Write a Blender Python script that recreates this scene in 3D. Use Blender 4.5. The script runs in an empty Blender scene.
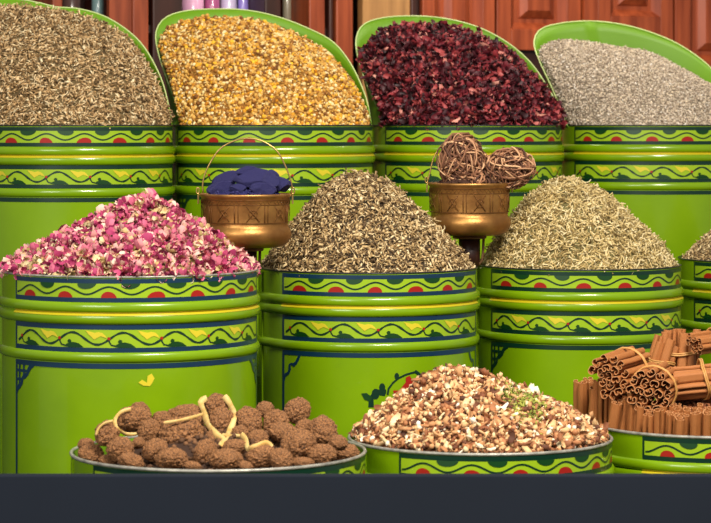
import bpy, math, random
import numpy as np
from mathutils import Vector, Matrix, noise as mnoise
random.seed(7); RNG = np.random.default_rng(7)
S = bpy.context.scene; COL = S.collection
PI = math.pi
# ------------------------------------------------------------ camera, world, lights, exposure
F = 2500.0; CAMZ = 1.35; HY = 125.0          # focal length in px, eye height, horizon row
cam_d = bpy.data.cameras.new('camera'); cam = bpy.data.objects.new('camera', cam_d); COL.objects.link(cam)
cam.location = (0, 0, CAMZ); cam.rotation_euler = (PI/2, 0, 0)
cam_d.sensor_width = 36; cam_d.sensor_fit = 'HORIZONTAL'; cam_d.lens = 36*F/711
cam_d.shift_y = (HY-261.5)/711; cam_d.clip_end = 60
cam_d.dof.use_dof = True; cam_d.dof.focus_distance = 4.6; cam_d.dof.aperture_fstop = 11
S.camera = cam
S.view_settings.view_transform = 'Standard'; S.view_settings.look = 'None'
S.view_settings.gamma = 1; S.view_settings.use_curve_mapping = False
S.view_settings.exposure = 0.12
w = bpy.data.worlds.new('world'); S.world = w; w.use_nodes = True
w.node_tree.nodes['Background'].inputs[0].default_value = (1.0, .97, .92, 1)
w.node_tree.nodes['Background'].inputs[1].default_value = 0.27
def area_light(name, loc, target, size, power, color):
    l = bpy.data.lights.new(name, 'AREA'); l.shape = 'RECTANGLE'; l.size, l.size_y = size; l.energy = power; l.color = color
    o = bpy.data.objects.new(name, l); COL.objects.link(o); o.location = loc
    o.rotation_euler = (Vector(target)-Vector(loc)).to_track_quat('-Z', 'Y').to_euler()
area_light('shop_light', (0.75, 2.3, 3.1), (0.0, 4.7, 1.0), (0.9, 0.5), 125, (1.0, .93, .82))
area_light('left_fill', (-1.9, 1.0, 2.6), (0.0, 4.7, 1.0), (1.6, 1.2), 62, (1.0, .96, .9))  # weaker fill lamp added from the left, no real source there
area_light('cabinet_fill', (0.25, 6.05, 2.45), (0.45, 6.6, 1.4), (1.6, 0.2), 15, (1.0, .88, .72))  # added fill that top-lights the cabinet doors, no real fixture

# ------------------------------------------------------------ helpers
YAW = math.radians(25.5); CA, SA = math.cos(YAW), math.sin(YAW)
def at(px, py, D): return Vector(((px-355.5)*D/F, D, CAMZ-(py-HY)*D/F))
def row(t, n, z): return Vector((CA*t-SA*n, SA*t+CA*n, z))       # along the rows / away from the street
def row_at(px, n):                                                # distance and row coordinate seen at a column
    q = (px-355.5)/F; D = n/(CA-SA*q); return CA*q*D+SA*D, D
def lin(c):
    c = c/255.0; return c/12.92 if c <= .04045 else ((c+.055)/1.055)**2.4
def rgb(r, g, b): return (lin(r), lin(g), lin(b), 1)
def mat(name, col, rough=.5, metal=0, var=None, scale=40, bump=0, bscale=200, coat=0, stops=None, island=False, spec=.5):
    """procedural material: noise-varied or per-piece colour, noise bump"""
    m = bpy.data.materials.new(name); m.use_nodes = True; nt = m.node_tree; N = nt.nodes; L = nt.links
    b = N['Principled BSDF']; b.inputs['Roughness'].default_value = rough; b.inputs['Metallic'].default_value = metal
    b.inputs['Coat Weight'].default_value = coat; b.inputs['Specular IOR Level'].default_value = spec
    b.inputs['Base Color'].default_value = col
    tc = N.new('ShaderNodeTexCoord')
    if island:
        g = N.new('ShaderNodeNewGeometry'); r = N.new('ShaderNodeValToRGB'); el = r.color_ramp.elements
        r.color_ramp.interpolation = 'LINEAR'
        while len(el) < len(stops): el.new(.5)
        for e, (p, c) in zip(el, stops): e.position = p
        for e, (p, c) in zip(list(el), stops): e.color = c
        L.new(g.outputs['Random Per Island'], r.inputs[0]); L.new(r.outputs[0], b.inputs['Base Color'])
    elif var is not None:
        n = N.new('ShaderNodeTexNoise'); n.inputs['Scale'].default_value = scale; n.inputs['Detail'].default_value = 5
        r = N.new('ShaderNodeValToRGB'); r.color_ramp.elements[0].position = .35; r.color_ramp.elements[1].position = .65
        r.color_ramp.elements[0].color = col; r.color_ramp.elements[1].color = var
        L.new(tc.outputs['Object'], n.inputs['Vector']); L.new(n.outputs[0], r.inputs[0]); L.new(r.outputs[0], b.inputs['Base Color'])
    if bump:
        n2 = N.new('ShaderNodeTexNoise'); n2.inputs['Scale'].default_value = bscale; n2.inputs['Detail'].default_value = 4
        bp = N.new('ShaderNodeBump'); bp.inputs['Strength'].default_value = bump; bp.inputs['Distance'].default_value = .004
        L.new(tc.outputs['Object'], n2.inputs['Vector']); L.new(n2.outputs[0], bp.inputs['Height']); L.new(bp.outputs[0], b.inputs['Normal'])
    return m
def wood_mat(name, c0, c1, rough=.42, sx=1.0):
    m = bpy.data.materials.new(name); m.use_nodes = True; nt = m.node_tree; N = nt.nodes; L = nt.links
    b = N['Principled BSDF']; b.inputs['Roughness'].default_value = rough
    tc = N.new('ShaderNodeTexCoord'); mp = N.new('ShaderNodeMapping'); mp.inputs['Scale'].default_value = (28*sx, 28*sx, 2.2)
    n = N.new('ShaderNodeTexNoise'); n.inputs['Scale'].default_value = 1.6; n.inputs['Detail'].default_value = 6
    r = N.new('ShaderNodeValToRGB'); r.color_ramp.elements[0].position = .3; r.color_ramp.elements[1].position = .72
    r.color_ramp.elements[0].color = c0; r.color_ramp.elements[1].color = c1
    L.new(tc.outputs['Object'], mp.inputs[0]); L.new(mp.outputs[0], n.inputs['Vector']); L.new(n.outputs[0], r.inputs[0]); L.new(r.outputs[0], b.inputs['Base Color'])
    return m
def link(name, me, parent=None, loc=None, kind=None):
    o = bpy.data.objects.new(name, me); COL.objects.link(o)
    if parent is not None: o.parent = parent
    if loc is not None: o.location = loc
    if kind: o['kind'] = kind
    return o
def tag(o, label, cat, group=None, kind=None):
    o['label'] = label; o['category'] = cat
    if group: o['group'] = group
    if kind: o['kind'] = kind
    return o
def thing(name, label, cat, loc=(0, 0, 0), rz=0, group=None):
    o = bpy.data.objects.new(name, None); COL.objects.link(o); o.empty_display_size = .05
    o.location = loc; o.rotation_euler = (0, 0, rz); return tag(o, label, cat, group)
def mesh(name, V, Fc, mats, smooth=True, midx=None):
    me = bpy.data.meshes.new(name); me.from_pydata([tuple(v) for v in V], [], Fc)
    for m in (mats if isinstance(mats, (list, tuple)) else [mats]): me.materials.append(m)
    if smooth: me.polygons.foreach_set('use_smooth', [True]*len(me.polygons))
    if midx is not None: me.polygons.foreach_set('material_index', midx)
    me.update(); return me
class MB:
    def __init__(s): s.v = []; s.f = []
    def add(s, V, Fc):
        b = len(s.v); s.v += [tuple(v) for v in V]; s.f += [tuple(b+i for i in f) for f in Fc]; return s
    def box(s, c, d, rz=0, M=None):
        q = [Vector((sx*d[0]/2, sy*d[1]/2, sz*d[2]/2)) for sx in (-1, 1) for sy in (-1, 1) for sz in (-1, 1)]
        R = M or Matrix.Rotation(rz, 3, 'Z'); q = [R @ v+Vector(c) for v in q]
        return s.add(q, [(0, 1, 3, 2), (4, 6, 7, 5), (0, 4, 5, 1), (2, 3, 7, 6), (0, 2, 6, 4), (1, 5, 7, 3)])
    def tube(s, P, r, n=8, closed=False):
        P = [Vector(p) for p in P]; k = len(P); V = []; up = Vector((0, 0, 1)); prev = None
        for i in range(k):
            a = P[(i-1) % k] if (i or closed) else P[0]; b = P[(i+1) % k] if (i < k-1 or closed) else P[-1]
            t = (b-a).normalized()
            u = prev-t*prev.dot(t) if prev is not None else t.cross(up if abs(t.z) < .9 else Vector((1, 0, 0)))
            u.normalize(); prev = u; v = t.cross(u); rr = r[i] if isinstance(r, (list, tuple)) else r
            V += [P[i]+rr*(math.cos(2*PI*j/n)*u+math.sin(2*PI*j/n)*v) for j in range(n)]
        Fc = [(i*n+j, i*n+(j+1) % n, ((i+1) % k)*n+(j+1) % n, ((i+1) % k)*n+j) for i in range(k if closed else k-1) for j in range(n)]
        if not closed: Fc += [tuple(range(n))[::-1], tuple(range((k-1)*n, k*n))]
        return s.add(V, Fc)
    def lathe(s, prof, n=64, c=(0, 0, 0), cap=False):
        V = [(c[0]+r*math.sin(2*PI*j/n), c[1]-r*math.cos(2*PI*j/n), c[2]+z) for r, z in prof for j in range(n)]
        Fc = [(i*n+j, i*n+(j+1) % n, (i+1)*n+(j+1) % n, (i+1)*n+j) for i in range(len(prof)-1) for j in range(n)]
        if cap: Fc += [tuple(range((len(prof)-1)*n, len(prof)*n)), tuple(range(n))[::-1]]
        return s.add(V, Fc)
    def build(s, name, m, parent=None, loc=None, smooth=True, kind=None):
        return link(name, mesh(name, s.v, s.f, m, smooth), parent, loc, kind)
def bevel(o, wd=.002, seg=2):
    b = o.modifiers.new('bevel', 'BEVEL'); b.width = wd; b.segments = seg; b.limit_method = 'ANGLE'; return o

# ------------------------------------------------------------ materials
GREEN = mat('green_enamel', rgb(123, 160, 6), .25, var=rgb(114, 151, 5), scale=9, coat=.25, bump=.04, bscale=30)
GREEN_IN = mat('green_enamel_inside', rgb(106, 154, 16), .5)
EDGE = mat('pale_edge', rgb(196, 214, 140), .4)
LIP = mat('worn_tin_lip', rgb(184, 180, 168), .4, metal=.3, var=rgb(136, 134, 126), scale=60)
DARKLIP = mat('dark_tin_lip', rgb(46, 50, 46), .35, metal=.4)
NAVY = mat('navy_paint', rgb(6, 46, 72), .35, coat=.2)
TEAL = mat('dark_green_paint', rgb(4, 46, 30), .35, coat=.2)
LEAFG = mat('leaf_green_paint', rgb(6, 58, 14), .4)
FIELD = mat('light_green_paint', rgb(150, 182, 28), .35, coat=.2)
RED = mat('red_paint', rgb(158, 28, 18), .4)
YEL = mat('yellow_paint', rgb(214, 196, 44), .4, coat=.2)
GROOVE = mat('yellow_groove_paint', rgb(196, 178, 22), .35)
BRASS = mat('antique_brass', rgb(190, 140, 76), .42, metal=.75, var=rgb(146, 100, 52), scale=22, bump=.12, bscale=150)
BRASS_D = mat('dark_brass_engraving', rgb(118, 78, 38), .5, metal=.6)
BRASS_L = mat('brass_wire', rgb(196, 160, 96), .3, metal=.8)
IRON = mat('rusty_iron', rgb(120, 88, 58), .6, metal=.4)
SLATE = mat('slate_blue_board', rgb(23, 30, 42), .85, var=rgb(21, 28, 39), spec=.25, scale=3)
STEPM = mat('dark_step_cloth', rgb(30, 48, 34), .9)
FLOORM = mat('floor_stone', rgb(110, 100, 90), .8, var=rgb(90, 82, 74), scale=8)
WOOD = wood_mat('cabinet_wood', rgb(118, 46, 20), rgb(176, 84, 46))
WOOD_D = wood_mat('dark_wood', rgb(40, 18, 12), rgb(66, 30, 20))
WOOD_T = wood_mat('tan_wood', rgb(140, 98, 58), rgb(190, 140, 86))

# ------------------------------------------------------------ painted tin drums
DH = .50
Z1, Z2, Z3 = CAMZ-.517-.5, CAMZ-.272-.5, CAMZ-.003-.5       # tops of the three display steps
def rib_off(z):                      # z: metres below the rim -> how far the wall stands out
    o = 0
    for c, h, a in ((.0515, .0090, .0058), (.0700, .0095, .0062), (.1345, .0085, .0050), (.470, .009, .004)):
        d = abs(z-c)/h
        if d < 1: o = max(o, a*math.sqrt(1-d*d)**1.0)
    return o
ZS = sorted(set([.0424, .0606, .0794, .0796, .1259, .1431, .1432, .4609, .4791, .1445, 0.0, .004, .02, .04, .0425, .0435, .045, .047, .0495, .0515, .0535, .056, .058, .0605, .062, .0625, .064, .066, .0685, .0705, .0725, .075, .077, .0785, .0797, .1, .125, .1265, .128, .130, .1325, .1345, .1365, .139, .141, .1425, .16, .3, .455, .461, .463, .466, .470, .474, .477, .479, .49, .5]))
class Paint:
    """paint laid on a drum wall: coordinates are arc length s (m) from the panel's left edge and depth z below the rim"""
    def __init__(s, r, phi0, lift=.0006): s.r = r; s.phi0 = phi0; s.lift = lift; s.m = MB()
    def pt(s, a, z):
        phi = s.phi0+a/s.r; R = s.r+rib_off(z)+s.lift
        return (R*math.sin(phi), -R*math.cos(phi), DH-z)
    def rect(s, a0, a1, z0, z1, nz=1):
        na = max(1, int(abs(a1-a0)/.006)+1)
        V = [s.pt(a0+(a1-a0)*i/na, z0+(z1-z0)*j/nz) for j in range(nz+1) for i in range(na+1)]
        s.m.add(V, [(j*(na+1)+i, (j+1)*(na+1)+i, (j+1)*(na+1)+i+1, j*(na+1)+i+1) for j in range(nz) for i in range(na)])
    def line(s, P, wd):
        V = []; k = len(P)
        for i in range(k):
            a = P[max(0, i-1)]; b = P[min(k-1, i+1)]; dx, dz = b[0]-a[0], b[1]-a[1]; L = math.hypot(dx, dz) or 1
            ww = (wd[i] if isinstance(wd, (list, tuple)) else wd)/2
            V += [s.pt(P[i][0]-dz/L*ww, P[i][1]+dx/L*ww), s.pt(P[i][0]+dz/L*ww, P[i][1]-dx/L*ww)]
        s.m.add(V, [(2*i, 2*i+1, 2*i+3, 2*i+2) for i in range(k-1)])
    def poly(s, P): s.m.add([s.pt(*p) for p in P], [tuple(range(len(P)))])
    def dome(s, a, z, wd, h, lean=0):      # half moon: flat side at z, bulging by h (h<0 upwards)
        P = [(a+wd/2*math.cos(t)+lean*math.sin(t), z+h*math.sin(t)) for t in [PI*i/10 for i in range(11)]]; s.poly(P)
    def disc(s, a, z, r, rz=None): s.poly([(a+r*math.cos(2*PI*i/10), z+(rz or r)*math.sin(2*PI*i/10)) for i in range(10)])
    def build(s, name, m, parent): return s.m.build(name, m, parent) if s.m.f else None
def pieces(r, phi0, lift, name, m, root, shapes):
    for fn, args in shapes:
        p = Paint(r, phi0, lift); getattr(p, fn)(*args); p.build(name, m, root)
def drum_paint(root, r, phi0, span, dark, fret=1, motif=None, low=True):
    j = lambda q: random.uniform(-q, q)
    A = span*r
    fl = Paint(r, phi0, .0004); fl.rect(.002, A-.002, .008, .037); fl.rect(.002, A-.002, .084, .1215); fl.build('painted_field', FIELD, root)
    b = Paint(r, phi0, .0008)
    b.rect(0, A, .0030, .0105); b.rect(0, A, .0345, .0420); b.rect(0, .004, .0095, .036); b.rect(A-.004, A, .0095, .036)
    b.rect(0, A, .0797, .0877); b.rect(0, A, .1180, .1258); b.rect(0, .005, .0855, .120); b.rect(A-.005, A, .0855, .120)
    b.rect(0, A, .1445, .1530); b.rect(0, .0055, .1505, .42); b.rect(A-.0055, A, .1505, .42)
    b.build('painted_border', dark, root)
    if fret:
        for sg, o in ((1, 0), (-1, A)):
            f = Paint(r, phi0, .001)
            X = lambda a: o+sg*a
            if fret == 1:
                for a, z1 in ((.013, .190), (.026, .172)): f.rect(X(a-.0024), X(a+.0024), .1505, z1) if sg > 0 else f.rect(X(a+.0024), X(a-.0024), .1505, z1)
                for z, a1 in ((.163, .036), (.178, .020)): f.rect(min(X(.003), X(a1)), max(X(.003), X(a1)), z-.0023, z+.0023)
                f.line([(X(a), z) for a, z in ((.052, .152), (.044, .155), (.039, .161), (.036, .168), (.028, .172), (.022, .176), (.020, .184), (.012, .190), (.006, .196), (.003, .205))], [.006, .008, .008, .006, .009, .006, .006, .009, .006, .003])
            else:
                f.line([(X(a), z) for a, z in ((.044, .152), (.040, .160), (.036, .166), (.030, .171), (.024, .169), (.020, .172), (.020, .180), (.016, .187), (.009, .190), (.006, .196), (.003, .206))], [.005, .006, .006, .007, .004, .006, .006, .006, .006, .005, .003])
            f.build('painted_fretwork', dark, root)
    # upper band: a waving vine, red half moons under its crests, green ones in its troughs
    v = Paint(r, phi0, .0010); rd = Paint(r, phi0, .0012); g = Paint(r, phi0, .0012); y = Paint(r, phi0, .0013); dt = Paint(r, phi0, .0016)
    L1 = .077; n = max(3, round((A-.012)/L1)); L1 = (A-.012)/n
    v.line([(.006+(A-.012)*i/(14*n), (.0226)+.0064*math.cos(2*PI*i/14)) for i in range(14*n+1)], .0030)
    for k in range(n):
        c = .006+(k+.5)*L1
        pieces(r, phi0, .0012, 'painted_petal', RED, root, [('dome', (c+j(.002), .0346, .029+j(.003), -.0105, j(.003)))])
        if k: pieces(r, phi0, .0012, 'painted_half_moon', LEAFG, root, [('dome', (.006+k*L1+j(.002), .0105, .033+j(.003), .0095, j(.003)))])
    # lower band: scrolling vine with commas of leaf, yellow blossoms and red buds
    L2 = .086; n = max(2, round((A-.02)/L2)); L2 = (A-.02)/n
    v.line([(.010+(A-.02)*i/(16*n), .1027+.0102*math.cos(2*PI*i/16+.6)) for i in range(16*n+1)], [.0036+.0008*math.sin(i*1.7) for i in range(16*n+1)])
    for k in range(n):
        c = .010+k*L2
        nd = c+L2*.13                     # the node on the rising limb
        dt.disc(nd, .1025, .0028, .0027)
        v.line([(nd+.001, .1025), (nd+.0005, .108), (nd+.004, .1135), (nd+.011, .1150)], .0026)
        pieces(r, phi0, .0014, 'painted_leaf', LEAFG, root, [('poly', ([(nd+a, .1025+z) for a, z in ((.009, .0135), (.013, .0095), (.017, .0085), (.015, .0045), (.018, .0015), (.022, .003), (.022, .0065), (.028, .0065), (.036, .0085), (.045, .0150), (.030, .0152), (.018, .0154))],))])
        q = nd-.006
        if k: pieces(r, phi0, .0013, 'painted_blossom', YEL, root, [('poly', ([(nd-.003+a, .1025+z) for a, z in ((0, 0), (-.003, -.005), (-.008, -.0095), (-.015, -.011), (-.021, -.0095), (-.029, -.0115), (-.037, -.0135), (-.032, -.007), (-.026, -.002), (-.022, .002), (-.017, -.001), (-.011, -.004), (-.005, -.002))],))])
    yy = Paint(r, phi0, .0007); yy.rect(.001, A-.001, .0585, .0645, 6); yy.build('painted_groove', GROOVE, root)
    if motif == 'flower':                # green garland round a red flower on the belly
        mx, mz = motif_at(r, phi0, 4.75, 366.5, 402, 387)
        v.line([(mx+a, mz+z) for a, z in ((-.030, .012), (-.028, 0), (-.020, -.010), (-.010, -.018), (.004, -.024), (.022, -.028))], .0036); v.line([(mx+.022, mz-.030), (mx+.047, mz-.012), (mx+.058, mz+.004)], .006)
        v.line([(mx-.060, mz+.034), (mx-.060, mz+.018), (mx-.050, mz+.006), (mx-.034, mz+.010)], [.010, .009, .012, .008])
        for a, z, rr in ((-.052, .010, .009), (-.040, -.002, .007), (-.037, .006, .006), (-.013, -.022, .0055)): v.disc(mx+a, mz+z, rr*.8, rr*1.1)
        g.poly([(mx-.078, mz+.009), (mx-.068, mz+.008), (mx-.058, mz+.016), (mx-.062, mz+.024), (mx-.072, mz+.020)])
        rd.poly([(mx-.016, mz+.018), (mx-.020, mz+.004), (mx-.008, mz+.004), (mx+.000, mz-.006), (mx+.004, mz-.010), (mx+.004, mz-.019), (mx+.012, mz-.022), (mx+.018, mz-.012), (mx+.030, mz-.010), (mx+.036, mz+.006), (mx+.034, mz+.024), (mx+.004, mz+.030)])
    if motif == 'blossom':
        mx, mz = motif_at(r, phi0, 4.4, 129.5, 161, 377)
        y.poly([(mx-.018, mz+.001), (mx-.012, mz-.004), (mx-.004, mz+.001), (mx-.003, mz-.010), (mx+.004, mz-.014), (mx+.009, mz-.006), (mx+.005, mz+.002), (mx+.001, mz+.007), (mx-.010, mz+.006)])
    v.build('painted_vine', dark if dark is TEAL else TEAL, root); rd.build('painted_flower', RED, root); g.build('painted_leaf', LEAFG, root)
    y.build('painted_blossom', YEL, root); q = dt.build('painted_buds', RED, root); q['kind'] = 'stuff'
def motif_at(r, phi0, D, cx, px, py):
    x = (px-cx)/F*(D-r); phi = math.asin(max(-1, min(1, x/r)))
    return (phi-phi0)*r, None if py is None else ((py-272)/F*(D-r))
def drum(label, cx, ry, D, wpx, pstart, dark, lip=DARKLIP, fret=1, motif=None, cowl=None, span=150):
    global DH
    r = wpx*D/(2*F); c = at(cx, ry, D)
    nn = CA*c.y-SA*c.x; DH = c.z-(Z1 if nn < 3.9 else Z2 if nn < 4.6 else Z3)
    root = thing('spice_drum', label, 'drum', (c.x, c.y, c.z-DH), 0, 'painted tin drums')
    prof = [(r+rib_off(z), DH-z) for z in ZS if z < .485]+[(r, 0), (r-.01, 0)]
    inner = [(r-.002, DH-z) for z in (0, .01, .1, .3, .47)]
    MB().lathe(prof, 112).add([], []).build('drum_body', GREEN, root)
    MB().lathe(inner[::-1], 64, cap=False).lathe([(.002, .008), (r-.002, .008)], 64).build('drum_lining', GREEN_IN, root)
    rr = (.0028 if ry > 400 else .0018) if lip is LIP else .0016
    MB().tube([(( r)*math.sin(2*PI*i/96), -r*math.cos(2*PI*i/96), DH) for i in range(96)], rr, 8, True).build('rim', lip, root)
    s = MB(); ps = math.radians(pstart-22)                       # the lock seam, beside the painted panel
    s.add([((r+o)*math.sin(ps+d), -(r+o)*math.cos(ps+d), z) for z in (.01, DH-.005) for d, o in ((-.012, 0), (-.01, .002), (.01, .002), (.012, 0))], [(0, 1, 5, 4), (1, 2, 6, 5), (2, 3, 7, 6)])
    s.build('seam', GREEN, root)
    drum_paint(root, r, math.radians(pstart), math.radians(span), dark, fret, motif)
    drum_paint(root, r, math.radians(pstart+span+30), math.radians(150), dark, fret)
    root['r'] = r; root['cx'] = c.x
    return root, c, r
# ------------------------------------------------------------ the scoop-shaped cowl of the back drums
def resample(P, n):
    P = [np.array(p, float) for p in P]; d = [0]
    for a, b in zip(P, P[1:]): d.append(d[-1]+np.linalg.norm((b-a)[:2]))
    # Catmull-Rom through the outline points
    out = []
    for k in range(n):
        t = d[-1]*k/(n-1); i = min(len(P)-2, max(0, int(np.searchsorted(d, t, side='right'))-1)); u = (t-d[i])/max(1e-9, d[i+1]-d[i])
        p0, p1, p2, p3 = P[max(0, i-1)], P[i], P[i+1], P[min(len(P)-1, i+2)]
        out.append(.5*((2*p1)+(-p0+p2)*u+(2*p0-5*p1+4*p2-p3)*u*u+(-p0+3*p1-3*p2+p3)*u**3))
    return np.array(out)
def w_of(u, left):                       # depth behind the drum axis, in radii, for a point of the outline
    return None
def outline3(P, c, r, D, cx, wpx, ry, inset=0, n=60):
    """outline points (px, py) seen at the drum -> real points leaning back over the drum's far half"""
    Q = resample(P, n); R = wpx/2; k = int(np.argmax(-Q[:, 1])); out = []
    for i, (px, py) in enumerate(Q):
        u = (px-cx)/R; v = (ry-py)/R
        if i <= k:   wv = -.36+1.32*min(1, max(0, v/1.17))**1.15
        else:        wv = .96*math.sqrt(max(0, 1-max(0, (u+.15)/1.16)**2))**.9
        wv -= inset*(min(1, max(0, (i-k*.55)/(k*.45+1))) if inset else 0)
        p = at(px, py, D+wv*r); out.append(Vector((p.x, p.y, p.z)))
    return out
def make_cowl(root, c, r, pts, D):
    n = len(pts); V = []; base = []
    th0, th1 = math.radians(201), math.radians(-2)
    m = 10; k = max(range(n), key=lambda i: pts[i].z)
    for i, p in enumerate(pts):
        f = (i/k*.5 if i <= k else .5+.5*(i-k)/(n-1-k))
        th = th0+(th1-th0)*f
        b = Vector((c.x+r*math.cos(th), c.y+r*math.sin(th), c.z-.004)); base.append(b)
        for jj in range(m+1):
            s = jj/m; q = b.lerp(p, s)
            V.append(q-c+Vector((0, 0, DH)))
    Fc = [(i*(m+1)+jj, (i+1)*(m+1)+jj, (i+1)*(m+1)+jj+1, i*(m+1)+jj+1) for i in range(n-1) for jj in range(m)]
    o = link('cowl', mesh('cowl', V, Fc, GREEN_IN), root)
    sm = o.modifiers.new('thickness', 'SOLIDIFY'); sm.thickness = .0014; sm.offset = 0
    MB().tube([p-c+Vector((0, 0, DH)) for p in pts], .0017, 6).build('cowl_edge', EDGE, root)

# ------------------------------------------------------------ loose goods: a mound and thousands of loose pieces on it, joined
def octa(l, w_, t): return np.array([(l, 0, 0), (-l, 0, 0), (0, w_, 0), (0, -w_, 0), (0, 0, t), (0, 0, -t)], float)/2, [(0, 2, 4), (2, 1, 4), (1, 3, 4), (3, 0, 4), (2, 0, 5), (1, 2, 5), (3, 1, 5), (0, 3, 5)]
def chip(l, w_, t, seed):                # an irregular broken flake, 8 corners
    g = np.random.default_rng(seed); V = []
    for z in (-t/2, t/2):
        for x, y in ((-l/2, -w_/2), (l/2, -w_/2), (l/2, w_/2), (-l/2, w_/2)): V.append((x*g.uniform(.5, 1.1), y*g.uniform(.4, 1.1), z+g.uniform(-.3, .3)*t))
    return np.array(V), [(0, 3, 2, 1), (4, 5, 6, 7), (0, 1, 5, 4), (1, 2, 6, 5), (2, 3, 7, 6), (3, 0, 4, 7)]
def cup(l, w_, d, seed, nu=4, nv=2):     # a curled petal
    g = np.random.default_rng(seed); V = []
    for i in range(nu+1):
        for j in range(nv+1):
            a, b = i/nu*2-1, j/nv*2-1; wid = w_/2*(1-.55*a*a)
            V.append((a*l/2, b*wid, d*(a*a*g.uniform(.5, 1.3)+b*b*g.uniform(.3, 1.0))+g.normal()*d*.18))
    return np.array(V), [(i*(nv+1)+j, (i+1)*(nv+1)+j, (i+1)*(nv+1)+j+1, i*(nv+1)+j+1) for i in range(nu) for j in range(nv)]
def curl(l, rad, seed, n=5):             # a thin curved stem, three-sided
    g = np.random.default_rng(seed); k = g.uniform(.6, 2.4); tw = g.uniform(-1, 1); V = []
    for i in range(n+1):
        a = (i/n-.5)*k; R = l/k; p = (R*math.sin(a), R*(1-math.cos(a)), tw*l*.25*(i/n-.5)**2*2)
        for j in range(3): V.append((p[0]-rad*math.sin(a)*math.cos(2.094*j), p[1]+rad*math.cos(a)*math.cos(2.094*j), p[2]+rad*math.sin(2.094*j)))
    return np.array(V), [(i*3+j, i*3+(j+1) % 3, i*3+3+(j+1) % 3, i*3+3+j) for i in range(n) for j in range(3)]+[(0, 2, 1), (n*3, n*3+1, n*3+2)]
def nub(rad, seed, sq=(1, 1, 1)):        # a knobbly 12-cornered seed head
    g = np.random.default_rng(seed); t = (1+5**.5)/2
    V = np.array([(-1, t, 0), (1, t, 0), (-1, -t, 0), (1, -t, 0), (0, -1, t), (0, 1, t), (0, -1, -t), (0, 1, -t), (t, 0, -1), (t, 0, 1), (-t, 0, -1), (-t, 0, 1)], float)
    V = V/np.linalg.norm(V[0])*rad*g.uniform(.75, 1.2, (12, 1))*np.array(sq)
    return V, [(0, 11, 5), (0, 5, 1), (0, 1, 7), (0, 7, 10), (0, 10, 11), (1, 5, 9), (5, 11, 4), (11, 10, 2), (10, 7, 6), (7, 1, 8), (3, 9, 4), (3, 4, 2), (3, 2, 6), (3, 6, 8), (3, 8, 9), (4, 9, 5), (2, 4, 11), (6, 2, 10), (8, 6, 7), (9, 8, 1)]
def rosebud(rad, seed):                  # wrapped petals round a bud
    g = np.random.default_rng(seed); V = []; Fc = []
    for k in range(6):
        pv, pf = cup(rad*2.0, rad*1.5, rad*.35, seed*11+k, 3, 2)
        a = k*1.05+g.uniform(-.3, .3); tl = g.uniform(.55, 1.1)
        R = np.array(Matrix.Rotation(a, 3, 'Z') @ Matrix.Rotation(-tl, 3, 'Y'))
        pv = (pv+np.array((rad*.9, 0, -rad*.45))) @ R.T*g.uniform(.8, 1.05)
        b = len(V); V += list(pv); Fc += [tuple(b+i for i in f) for f in pf]
    return np.array(V), Fc
def scatter(V, Fc, kinds, total, lift, jitter, lie=.45, region=None):
    """V, Fc: the mound (triangles); kinds: [(template, material index, weight, (smin, smax))] -> big arrays"""
    T = V[np.array(Fc)]; nrm = np.cross(T[:, 1]-T[:, 0], T[:, 2]-T[:, 0]); ar = np.linalg.norm(nrm, axis=1); nrm /= ar[:, None]+1e-12
    nrm *= np.where(nrm[:, 2:3] < 0, -1, 1)
    pr = ar.copy()
    if region is not None: pr *= region(T.mean(axis=1))
    pr /= pr.sum(); outV = []; outF = []; outM = []; base = 0
    wt = np.array([k[2] for k in kinds], float); wt /= wt.sum()
    for (tv, tf), mi, q, (s0, s1) in [(k[0], k[1], k[2], k[3]) for k in kinds]:
        n = int(total*q/sum(k[2] for k in kinds))
        if n < 1: continue
        idx = RNG.choice(len(pr), n, p=pr); a, b = RNG.random(n), RNG.random(n); fl = a+b > 1; a[fl] = 1-a[fl]; b[fl] = 1-b[fl]
        P = T[idx, 0]+a[:, None]*(T[idx, 1]-T[idx, 0])+b[:, None]*(T[idx, 2]-T[idx, 0]); Nn = nrm[idx]
        P = P+Nn*(lift+RNG.normal(0, jitter, n))[:, None]
        X = RNG.normal(size=(n, 3)); X -= (1-lie)*(X*Nn).sum(1)[:, None]*Nn; X /= np.linalg.norm(X, axis=1)[:, None]
        Z = Nn+RNG.normal(0, lie*1.1, (n, 3)); Z -= (Z*X).sum(1)[:, None]*X; Z /= np.linalg.norm(Z, axis=1)[:, None]; Y = np.cross(Z, X)
        sc = RNG.uniform(s0, s1, n)
        W = (tv[None, :, 0, None]*X[:, None]+tv[None, :, 1, None]*Y[:, None]+tv[None, :, 2, None]*Z[:, None])*sc[:, None, None]+P[:, None]
        k = len(tv); outV.append(W.reshape(-1, 3))
        tri = []
        for f in tf: tri += [(f[0], f[i], f[i+1]) for i in range(1, len(f)-1)]
        tri = np.array(tri); outF.append((tri[None]+(np.arange(n)*k)[:, None, None]).reshape(-1, 3)+base); outM.append(np.full(n*len(tri), mi)); base += n*k
    return np.vstack(outV), np.vstack(outF), np.concatenate(outM)
def fast_mesh(name, V, T, M, mats, origin):
    me = bpy.data.meshes.new(name); V = V-np.array(origin)
    me.vertices.add(len(V)); me.vertices.foreach_set('co', V.astype(np.float32).ravel())
    me.loops.add(len(T)*3); me.loops.foreach_set('vertex_index', T.astype(np.int32).ravel())
    me.polygons.add(len(T)); me.polygons.foreach_set('loop_start', np.arange(0, len(T)*3, 3, dtype=np.int32))
    me.polygons.foreach_set('material_index', M.astype(np.int32))
    for m in mats: me.materials.append(m)
    me.update(calc_edges=True); me.validate(); return me
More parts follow.
